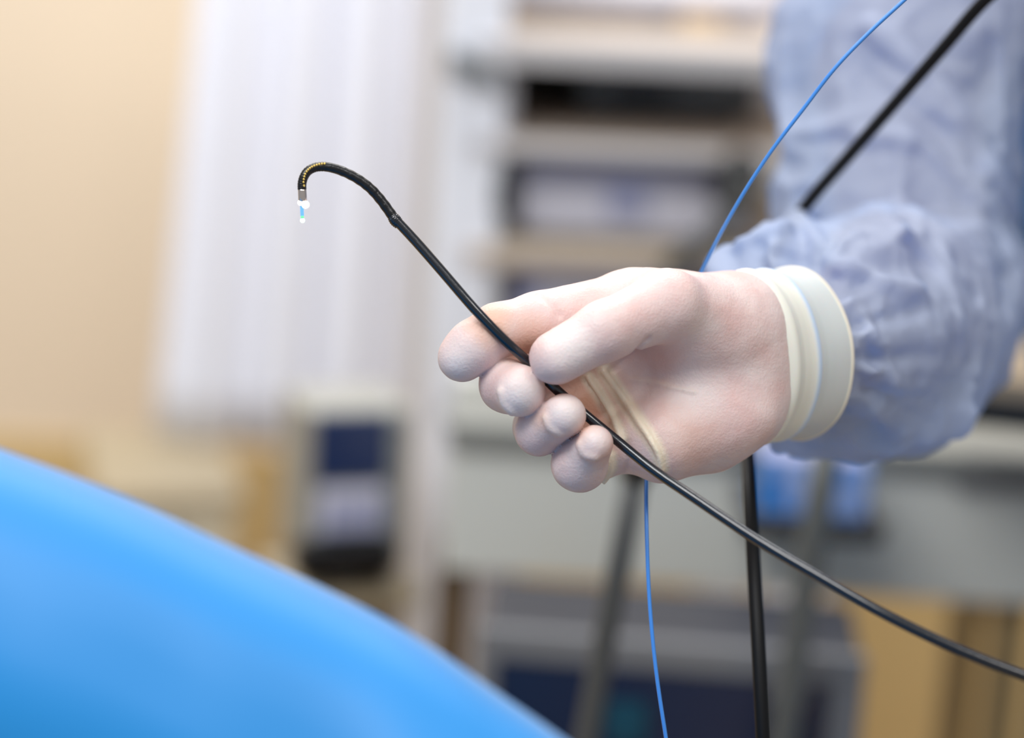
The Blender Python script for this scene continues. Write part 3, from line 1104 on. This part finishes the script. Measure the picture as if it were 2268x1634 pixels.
def cuff():
    prof = [(-4, 32.5, 19.6), (-1.5, 34.6, 21.6), (0.0, 35.4, 22.6), (1.8, 35.6, 22.8), (3.6, 34.8, 22.0), (8, 34.0, 21.2), (13, 34.2, 21.8), (15.5, 34.6, 22.4),
            (17.2, 35.4, 23.2), (19.0, 35.2, 23.2), (20.5, 34.3, 22.6), (25, 34.0, 22.8), (31, 34.4, 23.8), (37, 35.2, 25.0), (41.5, 35.8, 25.8)]
    # densify
    s = np.array([p[0] for p in prof])
    ss = np.linspace(s[0], s[-1], 60)
    ry = np.interp(ss, s, [p[1] for p in prof]); rv = np.interp(ss, s, [p[2] for p in prof])
    n = 96
    V = np.concatenate([ring_pts(a, b, c, n, 0.006, a * 0.05) for a, b, c in zip(ss, ry, rv)])
    F = []
    for i in range(len(ss) - 1):
        for k in range(n):
            F.append((i * n + k, i * n + (k + 1) % n, (i + 1) * n + (k + 1) % n, (i + 1) * n + k))
    m = mat('glove_cuff', srgb(236, 229, 218), 0.45, spec=0.35)
    nt = m.node_tree
    b = nt.nodes['Principled BSDF']
    c = attr_mix(nt, srgb(238, 230, 218), 'hem', srgb(190, 214, 244))
    c = attr_mix(nt, c, 'thin', srgb(212, 214, 212))
    nt.links.new(c, b.inputs['Base Color'])
    b.inputs['Subsurface Weight'].default_value = 0.2
    b.inputs['Subsurface Scale'].default_value = 0.004
    o = mesh_obj('cuff', hand_to_world(V), F, m, person)
    o['label'] = 'cream rolled glove cuff'
    sv = np.repeat(ss, n)
    at = o.data.attributes.new('hem', 'FLOAT', 'POINT')
    at.data.foreach_set('value', np.clip(1 - np.abs(sv - 18) / 2.2, 0, 1).astype(np.float32))
    at = o.data.attributes.new('thin', 'FLOAT', 'POINT')
    at.data.foreach_set('value', np.clip((sv - 19.5) / 2, 0, 1).astype(np.float32))
    md = o.modifiers.new('thick', 'SOLIDIFY'); md.thickness = 0.0008; md.offset = 1
    v, f = sweep(hand_to_world(ring_pts(41.5, 35.9, 25.9, 96, 0.006, 41.5 * .05)), 0.0011, 10, closed=True)
    mesh_obj('rim', v, f, mat('cuff_rim', srgb(242, 230, 206), 0.4), o)


cuff()


# ------------------------------------------------------------------ gown sleeve
def sleeve():
    h = 2.1
    lo = np.array([H(1540, 0, -110)[0], H(0, 1040, -110)[1], -460.0])
    hi = np.array([H(2680, 0, -330)[0], H(0, -560, -330)[1], -55.0])
    g = Grid(lo, hi, h)

    def cap(a, b, ra, rb):
        return g.cap(H(*a), H(*b), ra, rb)
    d = union([cap((1800, 775, -92), (1845, 735, -135), 28, 50),
               cap((1845, 735, -135), (1935, 715, -190), 50, 52),
               cap((1935, 715, -190), (2025, 690, -262), 52, 53)], 10)
    d = smin(d, g.ell(H(1690, 640, -130), (24, 20, 22)), 16)
    d = smin(d, g.ell(H(1960, 915, -165), (40, 16, 40)), 18)
    d = smin(d, g.ell(H(1785, 893, -132), (27, 20.5, 24)), 12)
    up = union([cap((2035, 640, -285), (1990, 130, -330), 52, 62), cap((1990, 130, -330), (2330, -380, -385), 62, 74),
                cap((1930, 470, -300), (1980, 200, -325), 50, 50)], 16)
    d = smin(d, up, 7)
    # trousseau of folds: sharp raised pleats and troughs
    X, Y, Z = g.X, g.Y, g.Z
    near = np.abs(d) < 16
    I, J, K = np.nonzero(near)
    xs, ys, zs = X[I, 0, 0], Y[0, J, 0], Z[0, 0, K]
    n1v = noise3(xs / 26 + 3.1, ys / 34 + 1.7, zs / 40)
    n2v = noise3(xs / 12 + 9.1 + n1v, ys / 16 + 4.7 - n1v, zs / 20 + 2)
    n4v = noise3(xs / 6.5 + 2.1 + n2v, ys / 8.5 + 8.7, zs / 9 + 2)
    n3v = noise3(xs / 60 + 1.1, ys / 60 + 6.2, zs / 60)
    n1 = np.zeros_like(d)
    n1[I, J, K] = n1v
    d[I, J, K] -= 6.0 * (0.55 - np.abs(n1v) * 1.6) + 2.6 * (0.5 - np.abs(n2v) * 1.5) + 1.0 * (0.5 - np.abs(n4v) * 1.5) + 4.0 * n3v
    # gathers running out of the glove cuff
    cx = X - WC[0]; cy = Y - WC[1]; cz = Z - WC[2]
    s = cx * AXIS[0] + cy * AXIS[1] + cz * AXIS[2]
    an = np.arctan2(cx * UP[0] + cy * UP[1] + cz * UP[2], cx * VV[0] + cy * VV[1] + cz * VV[2])
    fade = np.clip(1 - np.abs(s - 18) / 60.0, 0, 1)
    d = d - fade * 2.2 * np.sin(an * 11 + 1.5 * n1) - fade * 1.2 * np.sin(an * 23 + 2.0)

    def surf(px, py):
        z = -58
        while z > -450:
            if g.value(d, H(px, py, z)) < 0:
                return z
            z -= 1.0
        return -250

    def line(pts, dz):
        return [H(px, py, surf(px, py) + dz) for px, py in pts]
    ridges = [([(1770, 480), (1815, 545), (1850, 590)], 3.0), ([(1880, 590), (1960, 625), (2040, 640)], 3.0),
              ([(1890, 850), (1945, 905), (1995, 958)], 3.5), ([(1960, 480), (2050, 560), (2110, 660), (2130, 780)], 3.0),
              ([(1910, 700), (1950, 780), (1990, 860)], 2.5), ([(1640, 540), (1700, 520), (1780, 470)], 3.0),
              ([(1930, 60), (2060, 180), (2160, 320), (2240, 470)], 6.0), ([(1900, 300), (2010, 310), (2110, 370), (2200, 470)], 5.0),
              ([(1740, 100), (1735, 220), (1750, 330)], 4.0), ([(1740, 300), (1820, 290), (1880, 270)], 4.0)]
    for pts, rr in ridges:
        g.local_poly(d, line([tuple(p) for p in catmull(pts, 5)], 0.5), rr, 5)
    troughs = [([(1880, 820), (1935, 880), (1985, 945)], 2.0), ([(1850, 620), (1900, 720), (1935, 800)], 2.0),
               ([(1720, 560), (1780, 580), (1830, 640)], 1.5), ([(2000, 220), (2090, 300), (2150, 400)], 5.0)]
    for pts, rr in troughs:
        g.local_poly(d, line([tuple(p) for p in catmull(pts, 5)], 1.0), rr, 5, carve=True)
    # never over the glove cuff: stop short of its rim
    d = np.maximum(d, -(s + 6.0))
    v, f = surface_nets(d, lo, h)
    v = relax(v, f, 2, 0.4)
    o = mesh_obj('gown_sleeve', hand_to_world(v), f, MT['gown'], person)
    o['label'] = 'baggy sheer blue sleeve'


sleeve()


# ------------------------------------------------------------------ the rest of the person (mostly outside the frame)
def to_mm(w):
    return np.array((w.x * 1000, w.y * 1000, w.z * 1000), dtype=np.float32)


def rest_of_person():
    B = PERSON_BASE
    bx, by = B.x, B.y
    wp = lambda x, y, z: np.array(((bx + x) * 1000, (by + y) * 1000, z * 1000), dtype=np.float32)
    elb = to_mm(HW(2030, 670, -275)); sho = to_mm(HW(2350, -350, -385)); wri = to_mm(HW(1730, 785, -75)); mid = to_mm(HW(1995, 160, -335))
    shoL = wp(0.185, 0.02, 1.40); elbL = wp(0.26, -0.04, 1.12); wriL = wp(0.10, -0.26, 1.22)
    # body: one continuous skin surface
    g = Grid(np.minimum(wp(-0.45, -0.5, 0.0), wri - 60), wp(0.36, 0.25, 1.80), 7.5)
    d = union([g.cap(wri, elb, 24, 38), g.cap(elb, mid, 38, 42), g.cap(mid, sho, 44, 52), g.cap(sho, wp(0, 0.03, 1.38), 52, 70)], 12)
    d = smin(d, g.ell(wp(0, 0.03, 1.22), (150, 105, 200)), 30)
    d = smin(d, g.ell(wp(0, 0.03, 0.98), (128, 100, 150)), 40)
    for s in (-1, 1):
        d = smin(d, g.cap(wp(0.07 * s, 0.03, 0.90), wp(0.08 * s, 0.02, 0.50), 66, 52), 20)
        d = smin(d, g.cap(wp(0.08 * s, 0.02, 0.50), wp(0.10 * s, 0.05, 0.10), 54, 38), 12)
        d = smin(d, g.cap(wp(0.10 * s, 0.05, 0.06), wp(0.115 * s, -0.11, 0.045), 36, 28), 10)
    d = smin(d, union([g.cap(wp(0, .03, 1.38), shoL, 70, 52), g.cap(shoL, elbL, 50, 38), g.cap(elbL, wriL, 38, 24), g.cap(wriL, wriL + np.array((-40, -50, 20), np.float32), 22, 16)], 12), 12)
    d = smin(d, g.cap(wp(0, 0.03, 1.40), wp(0, 0.01, 1.54), 58, 54), 20)
    d = smin(d, g.ell(wp(-0.0, 0.0, 1.635), (72, 92, 112)), 15)
    d = smin(d, g.cap(wp(0, -0.09, 1.625), wp(0, -0.108, 1.60), 9, 13), 8)
    for s in (-1, 1):
        d = smin(d, g.ell(wp(0.076 * s, 0.01, 1.62), (10, 18, 30)), 6)
    v, f = surface_nets(d, g.lo, g.h)
    v = relax(v, f, 2, .4)
    mesh_obj('body', v / 1000, f, MT['skin'], person)
    # gown body and left sleeve
    g = Grid(wp(-0.36, -0.36, 0.2), wp(0.42, 0.30, 1.54), 9)
    d = union([g.ell(wp(0, 0.03, 1.22), (158, 125, 225)), g.cap(shoL, elbL, 72, 62), g.cap(elbL, wriL, 62, 48)], 25)
    d = smin(d, g.cap(wp(0, 0.03, 1.37), wp(-0.16, 0.02, 1.41), 80, 70), 25)
    d = smin(d, g.cap(to_mm(HW(2345, 330, -430)), to_mm(HW(2440, -250, -430)), 64, 74), 25)
    d = smin(d, g.cap(to_mm(HW(2345, 330, -430)), wp(-0.05, 0.03, 1.02), 52, 90), 40)
    d = smin(d, g.cap(sho, wp(0, 0.03, 1.40), 76, 92), 25)
    d = smin(d, g.cap(shoL, wp(0, 0.03, 1.40), 76, 92), 25)
    hh = np.clip((850 - g.Z) / 600, 0, 1)
    sk = np.sqrt(((g.X - bx * 1000) / 1.0) ** 2 + ((g.Y - by * 1000 - 30) / 0.8) ** 2) - (150 + 60 * hh)
    sk = np.maximum(np.maximum(sk, g.Z - 1120), 330 - g.Z)
    d = smin(d, sk, 30)
    an = np.arctan2(g.Y - by * 1000, g.X - bx * 1000)
    d = d - 7 * hh * np.sin(an * 9) - 9 * noise3(g.X / 70, g.Y / 70, g.Z / 160) - 7 * (0.5 - 1.5 * np.abs(noise3(g.X / 45, g.Y / 45, g.Z / 75)))
    v, f = surface_nets(d, g.lo, g.h)
    mesh_obj('gown_body', v / 1000, f, MT['gown_body'], person)
    # gloved left hand around the control body
    base = wriL + np.array((-25, -35, 12), np.float32)
    g = Grid(base - 90, base + 90, 2.5)
    d = union([g.cap(wriL, base, 26, 30), g.ell(base + np.array((-12, -22, 8), np.float32), (30, 26, 40))], 12)
    for i in range(4):
        a = base + np.array((-18, -38, 34 - 19 * i), np.float32)
        b = a + np.array((-34, -14, 2), np.float32); c = b + np.array((-6, 26, 0), np.float32)
        d = smin(d, union([g.cap(a, b, 10.5, 9.5), g.cap(b, c, 9.5, 8)], 3), 2.5)
    a = base + np.array((-8, 0, 38), np.float32)
    d = smin(d, union([g.cap(a, a + np.array((-22, 6, 22), np.float32), 12, 10.5), g.cap(a + np.array((-22, 6, 22), np.float32), a + np.array((-42, -4, 30), np.float32), 10.5, 9)], 3), 4)
    v, f = surface_nets(d, g.lo, g.h)
    v = relax(v, f, 2, .4)
    mesh_obj('glove', v / 1000, f, MT['glove'], person)
    # cap, mask, eyes, shoes
    g = Grid(wp(-0.12, -0.14, 1.48), wp(0.12, 0.14, 1.80), 4)
    head = g.ell(wp(0, 0.0, 1.635), (76, 96, 116))
    capd = np.maximum(head, (1668 + 0.25 * (by * 1000 - g.Y)) - g.Z)
    v, f = surface_nets(capd, g.lo, g.h)
    mesh_obj('surgical_cap', v / 1000, f, MT['gown_body'], person)
    md = smin(g.ell(wp(0, -0.005, 1.60), (75, 97, 95)), g.ell(wp(0, -0.098, 1.605), (36, 32, 44)), 12)
    md = np.maximum(np.maximum(md, g.Z - 1628), 1545 - g.Z)
    md = np.maximum(md, g.Y - by * 1000 + 5)
    v, f = surface_nets(md, g.lo, g.h)
    mesh_obj('face_mask', v / 1000, f, MT['gown_body'], person)
    for s in (-1, 1):
        for (r, off, m, nm) in ((0.0125, 0.0, 'eye_white', 'eye'), (0.0065, -0.0075, 'eye', 'iris')):
            bm = bmesh.new(); bmesh.ops.create_uvsphere(bm, u_segments=16, v_segments=10, radius=r)
            c = Vector((bx + 0.031 * s, by - 0.073 + off, 1.645))
            for q in bm.verts: q.co += c
            bm_obj(nm, bm, MT[m], person, True)
        sv = g2 = Grid(wp(0.10 * s - 0.07, -0.20, 0.0), wp(0.10 * s + 0.07, 0.14, 0.13), 5)
        dd = smin(g2.cap(wp(0.10 * s, 0.06, 0.05), wp(0.117 * s, -0.13, 0.042), 46, 42), g2.ell(wp(0.10 * s, 0.06, 0.07), (44, 44, 50)), 10)
        dd = np.maximum(dd, 3 - g2.Z)
        v, f = surface_nets(dd, g2.lo, g2.h)
        mesh_obj('clog', v / 1000, f, MT['shoe'], person)
    return wriL / 1000


WRIL = rest_of_person()


# ------------------------------------------------------------------ endoscope
def endoscope():
    handle = Vector((float(WRIL[0]) - 0.062, float(WRIL[1]) - 0.075, float(WRIL[2]) + 0.02))
    root = thing('endoscope', HW(1300, 921, 2), 'thin black flexible endoscope with a hooked, lit tip held in the glove', 'endoscope')
    base = [HW(*p) for p in TUBE_PTS]
    last = base[-1]
    extra = [last + Vector((0.10, -0.0, -0.03)), last + Vector((0.22, -0.02, 0.03)), handle + Vector((-0.05, -0.02, -0.22)), handle + Vector((0, 0, -0.05))]
    pts = catmull([tuple(p) for p in base + extra], 10)
    n = len(pts)
    rad = []
    for i in range(n):
        k = np.clip((i - 90) / 60, 0, 1)
        rad.append((TUBE_R + 0.12 * k) / 1000)
    v, f = sweep(pts, rad, 20)
    mesh_obj('insertion_tube', v, f, MT['tube'], root)
    # bending section
    bend = [(878, 491, 3.0), (862, 468, 3.0), (842, 441, 3.0), (820, 417, 3.5), (795, 398, 4.0), (765, 382, 4.5), (740, 373, 5.0), (715, 369, 5.5), (697, 371, 6.0),
            (682, 379, 6.5), (673, 392, 7.0), (669, 407, 7.0), (669, 420, 7.0)]
    bp = catmull([tuple(HW(*p)) for p in bend], 9)
    nb = len(bp)
    rr = []
    for i in range(nb):
        s = i / (nb - 1)
        r = 2.05 - 0.35 * s
        if s > 0.55:
            r += 0.07 * math.sin(i * 2 * math.pi / 3.0)
        if s < 0.45:
            r += 0.06 * math.sin(i * 1.1)
        rr.append(r / 1000)
    v, f = sweep(bp, rr, 18)
    bs = mesh_obj('bending_section', v, f, MT['rubber'], root)
    # knotted glue joint
    jp = catmull([tuple(HW(*p)) for p in ((868, 478, 3.0), (876, 488, 3.0), (885, 498, 3.0))], 8)
    v, f = sweep(jp, [(2.0 + 0.42 * math.sin(math.pi * i / (len(jp) - 1)) + 0.12 * math.sin(i * 2.2)) / 1000 for i in range(len(jp))], 18)
    mesh_obj('joint', v, f, MT['tube'], root)
    # light glinting off the ribs, built as a row of gold beads
    spots = [(673.4, 411), (672.2, 403.5), (672.8, 397), (674, 391), (676, 385.5), (679, 380), (682.5, 376), (686.5, 372.5), (691, 369.5), (696, 367.2), (701.5, 365.4),
             (707, 363.8), (713, 362.8), (719, 362.6)]
    for i, (px, py) in enumerate(spots):
        z = 8.7 if i < 4 else 8.5 - 0.13 * (i - 4)
        bm = bmesh.new(); bmesh.ops.create_uvsphere(bm, u_segments=10, v_segments=6, radius=0.00048)
        c = HW(px, py, z)
        for q in bm.verts: q.co += c
        bm_obj('glint_bead', bm, MT['glint'], bs, True)
    # metal tip
    tp = [HW(669, 417, 7.0), HW(669.5, 424, 7.0), HW(670, 436, 7.0), HW(670.5, 446, 7.0), HW(670.7, 448, 7.0)]
    v, f = sweep(tp, [0.0016, 0.00165, 0.00165, 0.00165, 0.0013], 20)
    tip = mesh_obj('distal_tip', v, f, MT['steel_tip'], root)
    for (px, py, z, r) in ((666.0, 448.5, 7.3, 0.0011), (676.5, 453.0, 7.4, 0.0014)):
        bm = bmesh.new(); bmesh.ops.create_uvsphere(bm, u_segments=16, v_segments=10, radius=r)
        c = HW(px, py, z)
        for q in bm.verts: q.co += c
        o = bm_obj('light_lens', bm, MT['lamp_white'], tip, True)
        o['label'] = 'glowing white lens'
    v, f = sweep([HW(668.5, 450, 7.0), HW(669, 470, 7.0), HW(669.5, 478, 7.0)], 0.00068, 12)
    q = mesh_obj('fiber_tip', v, f, MT['lamp_cyan'], root)
    q['label'] = 'glowing cyan fibre end'
    v, f = sweep([HW(669.5, 478, 7.0), HW(669.7, 486, 7.0)], 0.0006, 12)
    mesh_obj('fiber_end', v, f, emission('lamp_mint', srgb(120, 240, 170), 1.3), q)
    bm = bmesh.new(); bmesh.ops.create_uvsphere(bm, u_segments=16, v_segments=10, radius=0.00092)
    c = HW(670, 488, 7.0)
    for w in bm.verts: w.co += c
    bm_obj('fiber_bead', bm, MT['lamp_green'], q, True)
    # control body in the other hand, outside the frame
    v, f = sweep([handle + Vector((0, 0, z)) for z in (-0.075, -0.05, -0.04, 0.02, 0.04, 0.09, 0.10)], [0.004, 0.009, 0.014, 0.016, 0.021, 0.021, 0.014], 20)
    mesh_obj('control_body', v, f, MT['rubber'], root)
    return handle


HANDLE = endoscope()


def cables():
    pts = [(2182, 0, -125), (2090, 105, -142), (1985, 225, -160), (1880, 345, -176), (1785, 455, -190), (1712, 570, -205), (1672, 700, -208), (1655, 850, -180),
           (1656, 985, -118), (1661, 1100, -85), (1668, 1230, -66), (1678, 1400, -50), (1690, 1634, -40), (1700, 1850, -40)]
    w = [HW(*p) for p in pts]
    top = HANDLE + Vector((0, 0, 0.1))
    lead = [top + Vector((0, 0, -0.01)), top + Vector((-0.02, 0.02, 0.06)), w[0].lerp(top, .5) + Vector((0, 0, 0.09))]
    low = w[-1]
    tail = [Vector((low.x + 0.01, low.y + 0.02, 0.5)), Vector((low.x + 0.02, low.y + 0.05, 0.12)), Vector((low.x + 0.06, low.y + 0.12, 0.006)),
            Vector((low.x + 0.25, low.y + 0.2, 0.006))]
    c = catmull([tuple(p) for p in lead + w + tail], 10)
    root = thing('light_cable', (low.x, low.y, 0), 'thick black cable running behind the forearm and hanging straight down', 'cable')
    v, f = sweep(c, 0.0030, 16)
    mesh_obj('cable_sheath', v, f, MT['cable'], root)
    v, f = sweep([Vector(c[-1]) - Vector((0.002, 0, 0)), Vector(c[-1]) + Vector((0.03, 0.01, 0))], 0.0058, 14)
    mesh_obj('plug', v, f, MT['steel'], root)
    # blue fibre
    pts = [(2003, 0, -12), (1925, 72, -14), (1850, 150, -16), (1780, 240, -20), (1710, 332, -24), (1655, 415, -30), (1600, 510, -40), (1552, 605, -56),
           (1490, 740, -74), (1452, 880, -70), (1436, 1000, -48), (1432, 1075, -36), (1433, 1200, -26), (1440, 1350, -20), (1455, 1500, -16), (1475, 1634, -14), (1500, 1800, -14)]
    w = [HW(*p) for p in pts]
    a = w[0]
    lead = [HANDLE + Vector((0.0, 0.0, 0.09)), a.lerp(HANDLE, .6) + Vector((0, 0, 0.12)), a + (a - w[1]) * 2.0]
    low = w[-1]
    tail = [Vector((low.x + 0.02, low.y, 0.6)), Vector((low.x + 0.02, low.y - 0.02, 0.2)), Vector((low.x + 0.05, low.y - 0.05, 0.003)), Vector((low.x + 0.2, low.y - 0.1, 0.003))]
    c = catmull([tuple(p) for p in lead + w + tail], 10)
    root = thing('fiber_wire', (low.x, low.y, 0), 'thin bright blue fibre wire passing behind the gloved hand', 'wire')
    v, f = sweep(c, 0.0008, 12)
    mesh_obj('fiber_jacket', v, f, MT['fiber'], root)
    v, f = sweep([Vector(c[-1]) - Vector((0.002, 0, 0)), Vector(c[-1]) + Vector((0.02, -0.006, 0))], 0.0026, 12)
    mesh_obj('connector', v, f, MT['white'], root)


cables()
